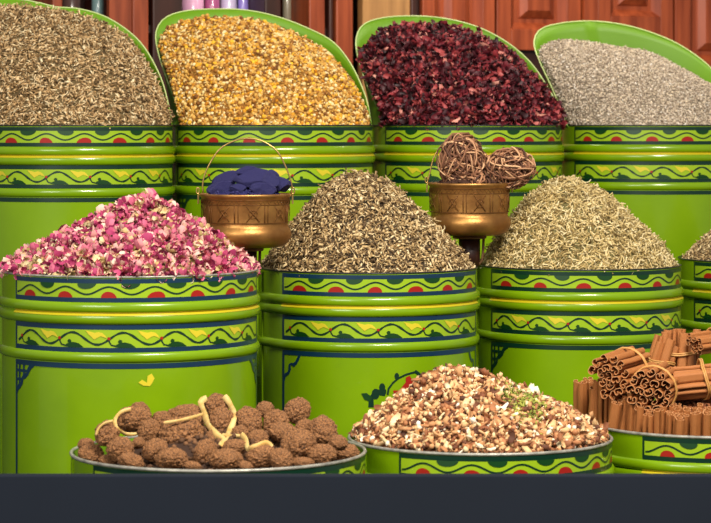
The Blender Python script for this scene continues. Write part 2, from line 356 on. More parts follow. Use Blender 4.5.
def pile(name, label, V, Fc, mats, kinds, total, lift, jitter, lie=.45, origin=None, region=None, extra=None):
    V = np.array([tuple(v) for v in V]); tri = []
    for f in Fc: tri += [(f[0], f[i], f[i+1]) for i in range(1, len(f)-1)]
    sv, st, sm = scatter(V, tri, kinds, total, lift, jitter, lie, region)
    Vs, Ts, Ms = [V, sv], [np.array(tri), st+len(V)], [np.zeros(len(tri)), sm]
    off = len(V)+len(sv)
    for ex in (extra or []):
        ev, et, em = scatter(V, tri, *ex[:2], ex[2], ex[3], ex[4], ex[5]); Vs.append(ev); Ts.append(et+off); Ms.append(em); off += len(ev)
    me = fast_mesh(name, np.vstack(Vs), np.vstack(Ts), np.concatenate(Ms), mats, origin)
    return tag(link(name, me, None, origin), label, 'spice' if 'spice' in name else 'herbs', kind='stuff')
def mound(c, r, H, peak_px, D, g, rough=.004, nr=22, na=72, sink=.006):
    px = (peak_px-355.5)*D/F-c.x; V = []; Fc = []; gx, gy = zip(*g); R = r-.010
    for i in range(nr+1):
        q = i/nr
        for j in range(na):
            a = 2*PI*j/na; x = px*(1-q)+R*math.cos(a)*q; y = R*math.sin(a)*q
            n = mnoise.noise(Vector((x*14+c.x*7, y*14, 3)))*rough*2+mnoise.noise(Vector((x*45, y*45+c.x, 9)))*rough*.7
            V.append((c.x+x, c.y+y, c.z-sink+H*np.interp(q, gx, gy)+n*(1-q**4)))
    for i in range(nr):
        for j in range(na): Fc.append((i*na+j, (i+1)*na+j, (i+1)*na+(j+1) % na, i*na+(j+1) % na))
    return V, Fc
def scoop_mound(c, r, K, rough=.004, ns=26):
    n = len(K); us = [(p.x-c.x)/r for p in K]; umin, umax = min(us), max(us); km = us.index(umin); V = []
    for i, p in enumerate(K):
        g = 0 if i <= km else ((us[i]-umin)/(umax-umin))**.9
        uf = -.90+(.985+.90)*g; f = Vector((c.x+r*.965*uf, c.y-r*.965*math.sqrt(max(0, 1-uf*uf)), c.z-.003))
        for j in range(ns+1):
            s = j/ns; q = f.lerp(p, s); h = min(1, (p-f).length/.2)
            nz = mnoise.noise(Vector((q.x*12, q.y*12, q.z*12+c.x*5)))*rough*2.5
            V.append(q+Vector((0, -.012*h, .024*h))*math.sin(PI*s)+Vector((0, 0, nz*math.sin(PI*s))))
    Fc = [(i*(ns+1)+j, (i+1)*(ns+1)+j, (i+1)*(ns+1)+j+1, i*(ns+1)+j+1) for i in range(n-1) for j in range(ns)]
    return V, Fc

# ============================================================ THE SETTING
def struct(name, mb, m, smooth=False): o = mb.build(name, m, None, None, smooth); o['kind'] = 'structure'; return o
struct('floor', MB().box((0, 4.5, -.02), (9, 11, .04)), FLOORM)
# stepped display: three tiers following the slant of the rows
def step_box(n0, n1, z1, name):
    c = row(1.9, (n0+n1)/2, z1/2); t = MB().box((0, 0, 0), (4.6, n1-n0, z1), YAW)
    return t.build(name, STEPM, None, c, False)
# ============================================================ BACK ROW
HERB_B = mat('herb_gap_shade', rgb(110, 92, 58), .9)  # mound colour kept dark: painted shade between the herb bits
HERB1 = mat('dried_herb_bits', None or rgb(170, 150, 110), .8, island=True, stops=[(0, rgb(92, 70, 40)), (.25, rgb(150, 118, 74)), (.55, rgb(204, 166, 114)), (.8, rgb(232, 200, 150)), (1, rgb(252, 234, 190))])
back = []
specs = [
 ('green painted tin drum at the back left, filled with dried brown-green herb', 72.5, 125.5, 5.2, 200, -62, TEAL,
  [(-25, 124), (-46, 62), (-50, 30), (-40, 10), (-15, 1), (15, -1), (40, 3), (56, 7), (80, 9), (110, 19), (140, 42), (160, 76), (169, 108), (171, 124)],
  [(-22, 123), (-40, 62), (-44, 34), (-34, 18), (-12, 8), (15, 6), (40, 8), (60, 10), (85, 16), (110, 27), (134, 47), (153, 80), (164, 108), (169, 122)]),
 ('green painted tin drum in the back row, filled with yellow dried flower heads', 272, 125.5, 5.35, 201, -65, TEAL,
  [(184, 124), (168, 82), (158, 52), (156, 32), (165, 18), (185, 11), (215, 9), (245, 10), (275, 16), (305, 27), (333, 42), (352, 66), (366, 98), (371, 124)],
  [(187, 122), (172, 84), (162, 54), (161, 38), (170, 26), (190, 20), (215, 17), (245, 19), (272, 25), (300, 36), (326, 52), (345, 74), (360, 102), (368, 122)]),
 ('green painted tin drum in the back row, filled with dark red dried petals', 466.5, 125.5, 5.6, 190, -59, TEAL,
  [(386, 124), (370, 92), (359, 62), (356, 40), (363, 25), (382, 18), (410, 16), (442, 18), (475, 26), (505, 41), (530, 62), (548, 88), (561, 112), (566, 124)],
  [(389, 122), (374, 92), (364, 64), (363, 50), (376, 40), (390, 30), (410, 26), (440, 28), (470, 34), (498, 48), (522, 70), (541, 95), (555, 114), (560, 122)]),
 ('green painted tin drum at the back right, filled with fine grey-beige seeds', 653.5, 125.5, 5.75, 187, -62, TEAL,
  [(567, 125), (552, 88), (539, 60), (534, 42), (541, 29), (562, 23), (590, 21), (620, 24), (650, 32), (680, 45), (709, 66), (728, 90), (740, 112), (745, 124)],
  [(569, 123), (555, 90), (543, 64), (539, 52), (545, 44), (562, 40), (590, 42), (616, 47), (648, 52), (676, 66), (700, 80), (720, 98), (733, 114), (740, 122)]),
]
for sp in specs:
    label, cx, ry, D, wp, ps, dk, cowl, top = sp
    root, c, r = drum(label, cx, ry, D, wp, ps, dk)
    pts = outline3(cowl, c, r, D, cx, wp, ry)
    make_cowl(root, c, r, pts, D)
    K = outline3(top, c, r, D, cx, wp, ry, .10)
    back.append((root, c, r, K))
def spec_pile(i, name, label, mats, kinds, total, lift, jit, lie, rough=.004):
    root, c, r, K = back[i]; V, Fc = scoop_mound(c, r, K, rough)
    return pile(name, label, V, Fc, mats, kinds, total, lift, jit, lie, origin=tuple(c))
spec_pile(0, 'dried_herb_heap', 'heap of dried brown-green herb leaves in the back left drum', [HERB_B, HERB1],
    [(octa(.014, .0042, .0026), 1, 3, (.6, 1.3)), (chip(.012, .0055, .0015, 3), 1, 2, (.6, 1.3)), (curl(.018, .001, 4, 4), 1, 1.3, (.7, 1.4))], 11000, .002, .0034, .6)
CHAM_B = mat('flower_gap_shade', rgb(140, 96, 30), .9)  # darker mound, shade painted into the gaps between flower heads
CHAM = mat('yellow_flower_heads', rgb(220, 180, 60), .8, island=True, stops=[(0, rgb(112, 66, 20)), (.2, rgb(170, 112, 38)), (.42, rgb(208, 154, 64)), (.62, rgb(224, 178, 88)), (.82, rgb(234, 202, 128)), (1, rgb(248, 230, 178))])
CHAMY = mat('golden_flower_centres', rgb(230, 168, 20), .7, island=True, stops=[(0, rgb(206, 132, 10)), (1, rgb(246, 196, 50))])
spec_pile(1, 'dried_flower_heap', 'heap of yellow dried flower heads in the second back drum', [CHAM_B, CHAM, CHAMY],
    [(nub(.0046, 1), 1, 4, (.5, 1.2)), (nub(.0062, 2, (1, 1, .7)), 2, .9, (.6, 1.1)), (chip(.010, .006, .0016, 5), 1, 3, (.6, 1.3)), (octa(.011, .004, .002), 1, 2, (.6, 1.2))], 9500, .001, .002, .7)
HIB_B = mat('petal_gap_shade', rgb(44, 12, 14), .9)  # near-black mound colour paints the shade between petals
HIB = mat('dark_red_petals', rgb(100, 20, 25), .55, island=True, stops=[(0, rgb(34, 10, 16)), (.4, rgb(78, 18, 30)), (.65, rgb(116, 30, 42)), (.83, rgb(154, 52, 58)), (.95, rgb(184, 84, 80)), (1, rgb(226, 160, 140))])
spec_pile(2, 'dried_petal_heap', 'heap of dark red dried petals in the third back drum', [HIB_B, HIB],
    [(cup(.026, .013, .006, 1), 1, 2, (.5, 1.1)), (cup(.020, .012, .007, 2), 1, 2, (.6, 1.2)), (cup(.024, .009, .005, 7), 1, 2, (.5, 1.2)), (chip(.014, .006, .0015, 9), 1, 1.5, (.5, 1.2))], 5200, .003, .004, .9, .007)
SEED_B = mat('seed_gap_shade', rgb(128, 116, 98), .9)  # mound darker than the seeds, as painted shade between them
SEED = mat('grey_beige_seeds', rgb(190, 180, 160), .75, island=True, stops=[(0, rgb(120, 104, 86)), (.3, rgb(182, 162, 140)), (.6, rgb(212, 196, 176)), (.85, rgb(230, 210, 180)), (1, rgb(246, 238, 228))])
spec_pile(3, 'fine_seed_heap', 'heap of fine grey-beige seeds in the back right drum', [SEED_B, SEED],
    [(octa(.0075, .0034, .0028), 1, 3, (.6, 1.2)), (chip(.006, .0035, .0016, 11), 1, 1, (.6, 1.3))], 22000, .0008, .0016, .5, .0025)

# ============================================================ MIDDLE ROW
mid = []
for a in [('green painted tin drum in the middle row at the far left, heaped with pink rosebuds', 129.5, 269.5, 4.40, 255, -54, NAVY, LIP, 1, 'blossom', None, 140),
          ('green painted tin drum in the middle row with a red flower painted on its belly', 367.5, 267, 4.75, 219, -49, NAVY, DARKLIP, 2, 'flower', None, 126),
          ('green painted tin drum in the middle row behind the cinnamon, heaped with pale curly stems', 578.5, 264.5, 5.0, 203, -62, TEAL, DARKLIP, 1, None, None, 142),
          ('middle-row green painted tin drum cut off by the right edge', 774, 258, 5.25, 190, -64, TEAL, DARKLIP, 1, None, None, 142)]:
    mid.append(drum(*a))
ROSE_B = mat('rose_gap_shade', rgb(120, 70, 60), .9)  # dark mound colour stands in for shade between the buds
ROSE = mat('pink_rose_petals', rgb(220, 120, 150), .7, island=True, stops=[(0, rgb(140, 28, 76)), (.28, rgb(188, 64, 112)), (.52, rgb(214, 108, 136)), (.76, rgb(228, 160, 156)), (1, rgb(242, 210, 188))])
ROSEC = mat('cream_rose_sepals', rgb(220, 200, 150), .8, island=True, stops=[(0, rgb(150, 128, 70)), (.4, rgb(208, 178, 120)), (1, rgb(240, 224, 180))])
root, c, r = mid[0]
V, Fc = mound(c, r, 72*4.4/F, 148, 4.4, [(0, 1), (.1, .97), (.2, .84), (.3, .72), (.45, .58), (.65, .42), (.85, .19), (1, .0)], .006)
pile('rosebud_heap', 'heap of dried pink rosebuds in the left middle drum', V, Fc, [ROSE_B, ROSE, ROSEC],
     [(rosebud(.0105, 1), 1, 1, (.6, 1.05)), (rosebud(.0095, 2), 1, 1, (.6, 1.05)), (rosebud(.009, 3), 2, .9, (.5, 1.0)), (cup(.018, .011, .005, 21), 1, 1.8, (.6, 1.2)), (chip(.011, .005, .0015, 8), 2, 2.2, (.6, 1.3))], 5000, .004, .004, .9, origin=tuple(c))
H2 = mat('pale_herb_bits', rgb(180, 160, 120), .8, island=True, stops=[(0, rgb(70, 50, 30)), (.25, rgb(132, 104, 66)), (.5, rgb(182, 150, 100)), (.75, rgb(216, 186, 134)), (1, rgb(244, 222, 174))])
root, c, r = mid[1]
V, Fc = mound(c, r, 95*4.75/F, 354, 4.75, [(0, 1), (.12, .98), (.25, .90), (.38, .80), (.55, .60), (.75, .36), (.9, .16), (1, .0)], .004)
pile('dried_leaf_heap', 'conical heap of crushed dried leaves and stalks between the two brass pots', V, Fc, [mat('leaf_gap_shade', rgb(70, 56, 38), .9), H2],  # dark mound under the leaves is shade put into colour
     [(octa(.013, .0038, .0022), 1, 3, (.5, 1.3)), (chip(.011, .0045, .0013, 13), 1, 3, (.6, 1.3)), (curl(.020, .001, 14, 3), 1, 1, (.6, 1.5))], 15000, .002, .0034, .6, origin=tuple(c))
CURLM = mat('pale_curly_stems', rgb(190, 180, 120), .75, island=True, stops=[(0, rgb(112, 90, 46)), (.3, rgb(184, 158, 98)), (.65, rgb(226, 202, 142)), (1, rgb(250, 234, 186))])
root, c, r = mid[2]
V, Fc = mound(c, r, 89*5.0/F, 563, 5.0, [(0, 1), (.12, .97), (.25, .88), (.4, .78), (.55, .62), (.75, .40), (.9, .18), (1, 0)], .004)
pile('curly_stem_heap', 'conical heap of pale greenish curly dried stems right of the pot of root coils', V, Fc, [mat('stem_gap_shade', rgb(112, 104, 62), .9), CURLM],  # darker mound paints the shade seen between the stems
     [(curl(.024, .0014, 31), 1, 1, (.6, 1.2)), (curl(.019, .0012, 32), 1, 1, (.6, 1.2)), (curl(.022, .0014, 33), 1, 1, (.6, 1.2)), (octa(.010, .003, .002), 1, .5, (.6, 1.2))], 12500, .001, .0026, .5, origin=tuple(c))
root, c, r = mid[3]
V, Fc = mound(c, r, 60*5.25/F, 765, 5.25, [(0, 1), (.4, .72), (.7, .42), (1, .02)], .004)
pile('dried_herb_heap', 'heap of light brown dried herb at the right edge of the middle row', V, Fc, [HERB_B, H2],
     [(octa(.009, .003, .0016), 1, 3, (.5, 1.3)), (chip(.007, .003, .001, 15), 1, 3, (.6, 1.3))], 11000, .001, .002, .6, origin=tuple(c))

# ============================================================ FRONT ROW
front = []
for a in [('green painted tin drum at the front left, full of brown spice balls', 218.5, 451, 3.95, 293, -52, TEAL, LIP, 1, None, None, 145),
          ('green painted tin drum in the front row between the spice balls and the cinnamon', 480, 437.5, 4.15, 262, -39, TEAL, LIP, 1, None, None, 128),
          ('green painted tin drum at the front right, full of cinnamon bundles', 713, 422.5, 4.35, 247, -41, TEAL, LIP, 1, None, None, 150)]:
    front.append(drum(*a))
MIX = mat('mixed_spice_chips', rgb(190, 140, 100), .75, island=True, stops=[(0, rgb(76, 40, 22)), (.17, rgb(136, 80, 48)), (.36, rgb(182, 122, 78)), (.56, rgb(212, 160, 108)), (.76, rgb(230, 192, 138)), (.9, rgb(242, 218, 172)), (1, rgb(252, 242, 222))])
MIXG = mat('green_spice_pods', rgb(150, 150, 60), .75, island=True, stops=[(0, rgb(92, 108, 28)), (1, rgb(186, 186, 82))])
root, c, r = front[1]
V, Fc = mound(c, r, 68*4.15/F, 455, 4.15, [(0, 1), (.12, .97), (.2, .90), (.35, .76), (.5, .62), (.75, .38), (.9, .19), (1, .05)], .005)
gx = at(517, 400, 4.15).x
def green_spot(P): return np.exp(-(((P[:, 0]-gx)/.028)**2+((P[:, 1]-4.08)/.05)**2)*1.5)
pile('mixed_spice_heap', 'heap of mixed brown, cream and white spice chips in front', V, Fc, [mat('spice_gap_shade', rgb(120, 80, 52), .9), MIX, MIXG],  # darker mound colour, painted shade in the gaps between chips
     [(chip(.017, .009, .003, 41), 1, 2, (.5, 1.2)), (chip(.021, .006, .0025, 42), 1, 2, (.5, 1.2)), (nub(.0052, 43), 1, 3, (.5, 1.2)), (nub(.0070, 44, (1.3, .8, .7)), 1, 2, (.5, 1.0)), (cup(.018, .010, .004, 45), 1, 1.6, (.5, 1.2))], 8500, .003, .0045, .8, origin=tuple(c),
     extra=[([(octa(.014, .005, .004), 2, 1, (.5, 1.1))], 750, .008, .003, .6, green_spot)])
# ------------------------------------------------------------ the spice balls, one by one
BALLM = mat('brown_spice_ball', rgb(56, 31, 16), .8, var=rgb(172, 118, 70), scale=12)
RAFFIA = mat('straw_raffia', rgb(206, 164, 88), .6, var=rgb(226, 196, 128), scale=60)
def ball_mesh(seed):
    import bmesh
    bm = bmesh.new(); bmesh.ops.create_icosphere(bm, subdivisions=5, radius=1)
    for v in bm.verts:
        p = v.co.copy(); o = Vector((seed*7.3, seed*3.1, 0))
        d = .16*mnoise.noise(p*1.1+o)+.08*mnoise.noise(p*3.5+o)-.14*mnoise.voronoi(p*5.5+o)[0][0]-.07*mnoise.voronoi(p*10+o)[0][0]+.10
        v.co = p*(1+d)
    me = bpy.data.meshes.new('spice_ball'); bm.to_mesh(me); bm.free(); me.materials.append(BALLM)
    return me
BMS = [ball_mesh(k) for k in range(5)]
balls = [ # px, py, half width, half height, what singles it out
 (91, 454, 13.5, 10.5, 'spice ball at the far left tip of the front left drum'),
 (86, 445, 8.5, 7, 'small spice ball tucked behind the leftmost spice ball'),
 (107, 434, 13, 13, 'spice ball lying left of the raffia-edged ball'),
 (120, 449, 14.5, 13, 'dark spice ball below the left raffia-edged ball'),
 (108, 461, 9.5, 6, 'half hidden small spice ball on the rim second from the left tip'),
 (131, 461, 14, 8.5, 'flat spice ball on the front rim below the dark left ball'),
 (133, 421, 20, 15, 'big spice ball edged with raffia at the upper left of the drum'),
 (140, 409, 10, 7, 'small spice ball peeping over the left raffia-edged ball'),
 (149, 431, 12, 12, 'shaded spice ball right of the left raffia-edged ball'),
 (139, 443, 7, 6, 'tiny spice ball under the shaded gap on the left'),
 (155, 450, 13.5, 12, 'spice ball left above the smooth round rim ball'),
 (171, 459, 17, 11.5, 'round smooth spice ball on the front rim left of the middle'),
 (162, 420, 11, 9, 'spice ball in the back between the left and the widest ball'),
 (181, 434, 23, 18, 'widest spice ball, resting left of the tied pair'),
 (184, 414, 19, 9, 'flat spice ball with a raffia strand along its foot'),
 (205, 453, 11.5, 15, 'upright spice ball in the dark gap below the tied pair'),
 (193, 466, 9, 5, 'tiny spice ball on the front rim below the upright ball'),
 (216, 406, 14.5, 12, 'upper spice ball of the raffia-tied pair at the top of the heap'),
 (221, 423, 14.5, 15, 'lower spice ball of the raffia-tied pair'),
 (214, 439, 10, 9, 'shaded spice ball right under the knot of the tied pair'),
 (226, 459, 17.5, 11, 'lumpy spice ball on the front rim right of the upright ball'),
 (235, 448, 14, 9, 'spice ball just behind the lumpy rim ball'),
 (248, 422, 15.5, 15, 'spice ball touching the right side of the tied pair'),
 (246, 466, 8, 5, 'small low spice ball on the middle of the front rim'),
 (265, 410, 10, 8.5, 'small spice ball behind at the top right of the tied pair'),
 (258, 438, 11, 9, 'spice ball under the second raffia loop'),
 (262, 457, 16, 12, 'spice ball on the front rim under the raffia loop'),
 (276, 422, 14, 12, 'spice ball left below the topmost right ball'),
 (297, 411, 14.5, 13, 'topmost spice ball on the right part of the heap'),
 (284, 433, 17, 10, 'oblong spice ball in the middle of the right part'),
 (281, 459, 13, 11, 'spice ball on the rim left of the large front right ball'),
 (299, 446, 18.5, 17, 'large coarse spice ball at the front right'),
 (322, 431, 16, 15, 'pale-topped spice ball at the right shoulder of the heap'),
 (322, 454, 15, 10.5, 'spice ball on the rim right of the large coarse ball'),
 (338, 443, 10, 8, 'small spice ball below the pale-topped right ball'),
 (346, 452, 14, 9, 'last spice ball at the far right tip of the front left drum'),
 (303, 463, 12, 6, 'low spice ball squeezed on the rim below the large coarse ball'),
 (240, 433, 9, 8, 'small spice ball between the tied pair and the raffia loop'),
 (306, 428, 11, 9, 'small shaded spice ball right behind the topmost right ball'),
 (196, 420, 10, 8, 'small shaded spice ball left behind the tied pair'),
]
P3 = []
for px, py, a, b, lb in balls:
    D = 3.755+(466-py)*.0047
    D = max(D, 3.95-.205*math.sqrt(max(.0, 1-((px-218.5)/140)**2))+.012)
    if px < 100 or px > 340: D = 3.93
    P3.append([px, py, D, a, b])
for it in range(30):                     # let neighbours settle apart in depth
    for i in range(len(P3)):
        for j in range(i+1, len(P3)):
            A, B = P3[i], P3[j]; pa, pb = at(*A[:3]), at(*B[:3]); s = 3.9/F
            need = (math.sqrt(A[3]*A[4])+math.sqrt(B[3]*B[4]))*s*.90; d = (pa-pb).length
            if d < need:
                lat = math.hypot(pa.x-pb.x, pa.z-pb.z); dy = math.sqrt(max(0, need**2-lat**2)); cur = pb.y-pa.y
                mv = (dy-abs(cur))*.25; sg = 1 if (cur > 0 or (cur == 0 and B[1] < A[1])) else -1
                A[2] -= sg*mv; B[2] += sg*mv
fd = front[0][1]; fr = front[0][2]
ball_objs = []
for k, ((px, py, a, b, lb), q) in enumerate(zip(balls, P3)):
    D = q[2]; x = (px-355.5)*D/F; R = math.sqrt(a*b)*D/F
    lim = max(0.0, (fr-.008-R*.75)**2-(x-fd.x)**2); D = min(max(D, fd.y-math.sqrt(lim)), fd.y+math.sqrt(lim))
    p = at(px, py, D); o = link('spice_ball', BMS[k % 5], None, p); s = D/F*.97
    o.scale = (a*s, math.sqrt(a*b)*s, b*s); o.rotation_euler = (0, random.uniform(-.25, .25), random.choice((0, PI))+random.uniform(-.4, .4))
    tag(o, lb, 'spice ball', 'spice balls in the front left drum'); ball_objs.append((o, p, a*s, b*s))
# added dark brown filler under the balls, shade for the gaps between them
root, c, r = front[0]
V, Fc = mound(c, r, .055, 218, 3.95, [(0, 1), (.4, .85), (.7, .3), (.85, .05), (1, -.1)], .004, sink=.022)
pile('spice_gap_fill', 'added dark filler beneath the spice balls, shading their gaps', V, Fc, [mat('crumb_gap_shade', rgb(58, 36, 22), .9), mat('crumbs', rgb(104, 68, 42), .9, island=True, stops=[(0, rgb(60, 38, 24)), (1, rgb(130, 90, 58))])],  # mound itself painted dark as shade below the filler bits
     [(nub(.004, 51), 1, 1, (.5, 1.3))], 2500, .001, .002, .8, origin=tuple(c))
def raffia(label, path, wd=.0042):
    m = MB(); V = []; P = [Vector(p) for p in path]; n = len(P)
    for i in range(n):
        t = (P[min(n-1, i+1)]-P[max(0, i-1)]).normalized(); side = t.cross(Vector((0, 1, 0)))
        if side.length < .2: side = Vector((1, 0, 0))
        side.normalize(); out = Vector((0, -1, .3)).normalized(); ww = wd*(.95+.12*math.sin(i*.9))
        V += [P[i]-side*ww/2, P[i]-side*ww/2+out*.0008, P[i]+out*.0016, P[i]+side*ww/2+out*.0008, P[i]+side*ww/2]
    m.add(V, [(i*5+j, i*5+j+1, (i+1)*5+j+1, (i+1)*5+j) for i in range(n-1) for j in range(4)]+[(i*5+4, i*5, (i+1)*5, (i+1)*5+4) for i in range(n-1)])
    return tag(m.build('raffia_strand', RAFFIA), label, 'raffia')
def over(px, py):                        # a point just in front of whichever ball lies there
    best = None
    for o, p, a, b in ball_objs:
        for _ in (0,):
            dx = (px-355.5)*p.y/F-p.x; dz = CAMZ-(py-HY)*p.y/F-p.z; q = 1-(dx/(a*1.08))**2-(dz/(b*1.08))**2
            if q > 0:
                y = p.y-math.sqrt(q)*math.sqrt(a*b)*1.12
                if best is None or y < best: best = y
    return best
def draped(P, n=26):
    Q = resample(P, n); ys = [over(x, y) for x, y in Q]; kn = [y for y in ys if y is not None]; last = kn[0]; out = []
    for i in range(n):
        if ys[i] is None: ys[i] = last
        last = ys[i]
    sm = [min(ys[max(0, i-2):i+3]) for i in range(n)]
    for _ in range(3): sm = [sum(sm[max(0, i-2):i+3])/len(sm[max(0, i-2):i+3]) for i in range(n)]
    return [at(x, y, d-.0015) for (x, y), d in zip(Q, sm)]
raffia('broad straw raffia band down the left of the tied pair of spice balls', draped([(217, 448), (224, 440), (216, 434), (208, 424), (204, 412), (201, 402), (207, 398)]), .0100)
raffia('broad straw raffia band down the right of the tied pair of spice balls', draped([(224, 396), (230, 404), (234, 416), (232, 426), (227, 436), (221, 446)]), .0100)
raffia('short raffia tail running right from the tied pair', draped([(222, 435), (230, 436), (240, 436)], 12), .0058)
raffia('raffia loop lying right of the tied pair of spice balls', draped([(241, 434), (246, 440), (248, 449), (256, 446), (266, 443), (272, 447)], 20), .0085)
raffia('pale raffia edging the big upper left spice ball', draped([(131, 409), (121, 412), (115, 420), (117, 428), (126, 434), (137, 434)], 20), .0058)
raffia('raffia strand across the flat spice ball left of the tied pair', draped([(164, 423), (176, 421), (190, 418), (203, 414)], 14), .0050)
raffia('thin raffia strand on the outer left spice ball', draped([(96, 435), (99, 428), (105, 423), (113, 421)], 12), .0040)

# ------------------------------------------------------------ cinnamon bundles
CIN = mat('cinnamon_bark', rgb(156, 88, 40), .65, var=rgb(198, 130, 70), scale=90, bump=.25, bscale=260)
CIN_E = mat('cinnamon_cut_end', rgb(222, 160, 108), .7)
BAND = mat('rubber_band', rgb(206, 152, 84), .5)
def quill(seed):
    """unit-length rolled bark along +Z: both edges of the sheet curl inwards"""
    g = random.Random(seed); pts = []
    k1, k2 = g.uniform(1.2, 1.9), g.uniform(.9, 1.6); R1 = 1.0; n = 11
    half = []
    for side, kk in ((1, k1), (-1, k2)):
        P = []; cx = .47*side
        for i in range(n):
            t = i/(n-1); a = PI/2-side*t*PI*kk*1.05; rad = .53*(1-.52*t)
            P.append((cx+rad*math.cos(a), -.05+rad*math.sin(a)*1.12))
        half.append(P)
    line = half[1][::-1]+half[0]
    th = .085; V = []; L = len(line)
    outl = []
    for s in (1, -1):
        q = []
        for i in range(L):
            a = line[max(0, i-1)]; b = line[min(L-1, i+1)]; dx, dy = b[0]-a[0], b[1]-a[1]; d = math.hypot(dx, dy) or 1
            q.append((line[i][0]-dy/d*th*s*.5, line[i][1]+dx/d*th*s*.5))
        outl.append(q)
    ring = outl[0]+outl[1][::-1]; m = len(ring); zs = (0, .35, .7, 1.0)
    for z in zs:
        jx, jy = g.uniform(-.05, .05), g.uniform(-.05, .05); s = g.uniform(.94, 1.04)
        V += [(x*s+jx, y*s+jy, z) for x, y in ring]
    Fc = [(r*m+i, r*m+(i+1) % m, (r+1)*m+(i+1) % m, (r+1)*m+i) for r in range(len(zs)-1) for i in range(m)]
    ns = len(Fc); last = (len(zs)-1)*m
    for i in range(L-1):
        Fc.append((i+1, i, m-1-i, m-2-i)); Fc.append((last+i, last+i+1, last+m-2-i, last+m-1-i))
    me = mesh('cinnamon_stick', V, Fc, [CIN, CIN_E], False, [0]*ns+[1]*(len(Fc)-ns)); return me
QM = [quill(k) for k in range(6)]
def bundle(label, base, axis, length, n, R, rs, bands=(.5,), spread=0, roll=0):
    """n quills side by side along axis, tied with a band"""
    axis = Vector(axis).normalized(); q = axis.to_track_quat('Z', 'Y')
    root = thing('cinnamon_bundle', label, 'cinnamon bundle', base, 0, 'tied cinnamon bundles'); root.rotation_mode = 'QUATERNION'; root.rotation_quaternion = q
    pos = []; rng = random.Random(n*31+int(R*1e5)+int(length*1e4))
    lay = [(0, 0)]; ring = 1
    while len(lay) < n:
        k = 6*ring
        for i in range(k): lay.append((ring*2*rs*math.cos(2*PI*i/k+roll), ring*2*rs*math.sin(2*PI*i/k+roll)))
        ring += 1
    lay = lay[:n]; mxr = 0
    for x, y in lay:
        o = link('stick', QM[rng.randrange(6)], root); L = length*rng.uniform(.93, 1.05); x += rng.uniform(-.1, .1)*rs; y += rng.uniform(-.1, .1)*rs
        o.scale = (rs*1.02, rs*1.3, L); o.location = (x, y, rng.uniform(-.04, .04)*length); mxr = max(mxr, math.hypot(x, y)+rs)
        o.rotation_euler = (-y*spread, x*spread, rng.uniform(0, 2*PI))
    for bz in bands:
        P = []
        for i in range(28):
            a = 2*PI*i/28; s = max(x*math.cos(a)+y*math.sin(a) for x, y in lay)+rs*1.06
            P.append((s*math.cos(a), s*math.sin(a), bz*length+.003*math.sin(a*2)))
        m = MB(); m.tube(P, .0017, 6, True); m.tube([(x*1.01, y*1.01, z+.0032) for x, y, z in P], .0015, 6, True); m.build('band', BAND, root)
    return root
rc, rr_ = front[2][1], front[2][2]; zt = rc.z-.012
def upright(label, px, D, n, hpx, rs, lean=(0, 0)):
    x = (px-355.5)*D/F; D = max(D, rc.y-math.sqrt(max(0, (rr_-.012)**2-(x-rc.x)**2))+rs*4.1)
    p = at(px, 400, D); h = hpx*D/F
    return bundle(label, (p.x, D, zt-.012), (lean[0], lean[1]-.27, 1), h+.012, n, rs*3, rs, bands=(), spread=0)
b1 = [('cinnamon sticks standing at the left end of the front right drum', 583, 4.345, 4, 48, .0088, (-.04, 0)),
      ('short cinnamon sticks standing second from the left end of the front right drum', 602, 4.285, 5, 42, .0092, (.03, 0)),
      ('leaning cinnamon sticks standing in front of the two lying bundles', 620, 4.245, 5, 37, .0092, (.12, 0)),
      ('cinnamon sticks standing on the rim below the ends of the round tied bundle', 637, 4.205, 4, 31, .0094, (.02, 0)),
      ('cinnamon sticks standing on the rim in the middle of the front right drum', 658, 4.185, 5, 29, .0092, (0, 0)),
      ('cinnamon sticks standing on the rim right of the middle, tops level', 682, 4.172, 6, 29, .0092, (.02, 0)),
      ('cinnamon sticks standing on the rim at the right edge of the photo', 706, 4.166, 5, 30, .0094, (-.02, 0))]
for a in b1: upright(*a)
b2 = [('hidden short cinnamon sticks behind the left standing ones', 606, 4.345, 7, 56, .0084), ('short cinnamon sticks standing behind the front standing row', 636, 4.275, 7, 40, .0084), ('short cinnamon sticks standing behind the front row near the right edge', 672, 4.24, 7, 33, .0078), ('short cinnamon sticks standing at the far right behind the front row', 704, 4.235, 7, 32, .0078)]
for a in b2: upright(*a)
def tied(label, p0, p1, n, rs, bands=(.5,), spread=0, roll=0):
    a, b = at(*p0), at(*p1); return bundle(label, a, b-a, (b-a).length, n, rs*3, rs, bands, spread, roll)
tied('tied cinnamon bundle at the upper left of the cinnamon, ends facing left', (608, 377, 4.27), (636, 368, 4.37), 17, .0080, (.66,), 0, .3)
tied('round tied cinnamon bundle showing all its curled ends to the front', (649, 392, 4.225), (662, 384, 4.32), 19, .0080, (.3,), 0, .1)
tied('tied cinnamon bundle standing upright with its sticks leaning right', (653, 388, 4.42), (667, 341, 4.42), 8, .0084, (.55,), .6, .2)
tied('tallest tied cinnamon bundle, standing upright at the top of the cinnamon', (684, 390, 4.43), (687, 331, 4.43), 10, .0088, (.62,), .6, .5)
tied('tied cinnamon bundle lying across the right edge of the photo', (671, 385, 4.29), (728, 379, 4.30), 8, .0100, (.56,), 0, .4)
tied('cinnamon bundle lying at the top right with its small ends showing', (697, 346, 4.37), (735, 340, 4.44), 9, .0060, (.5,), 0, .2)
V, Fc = mound(rc, rr_, .066, 713, 4.35, [(0, 1), (.4, .8), (.65, .25), (.8, .05), (1, -.1)], .003, sink=.024)
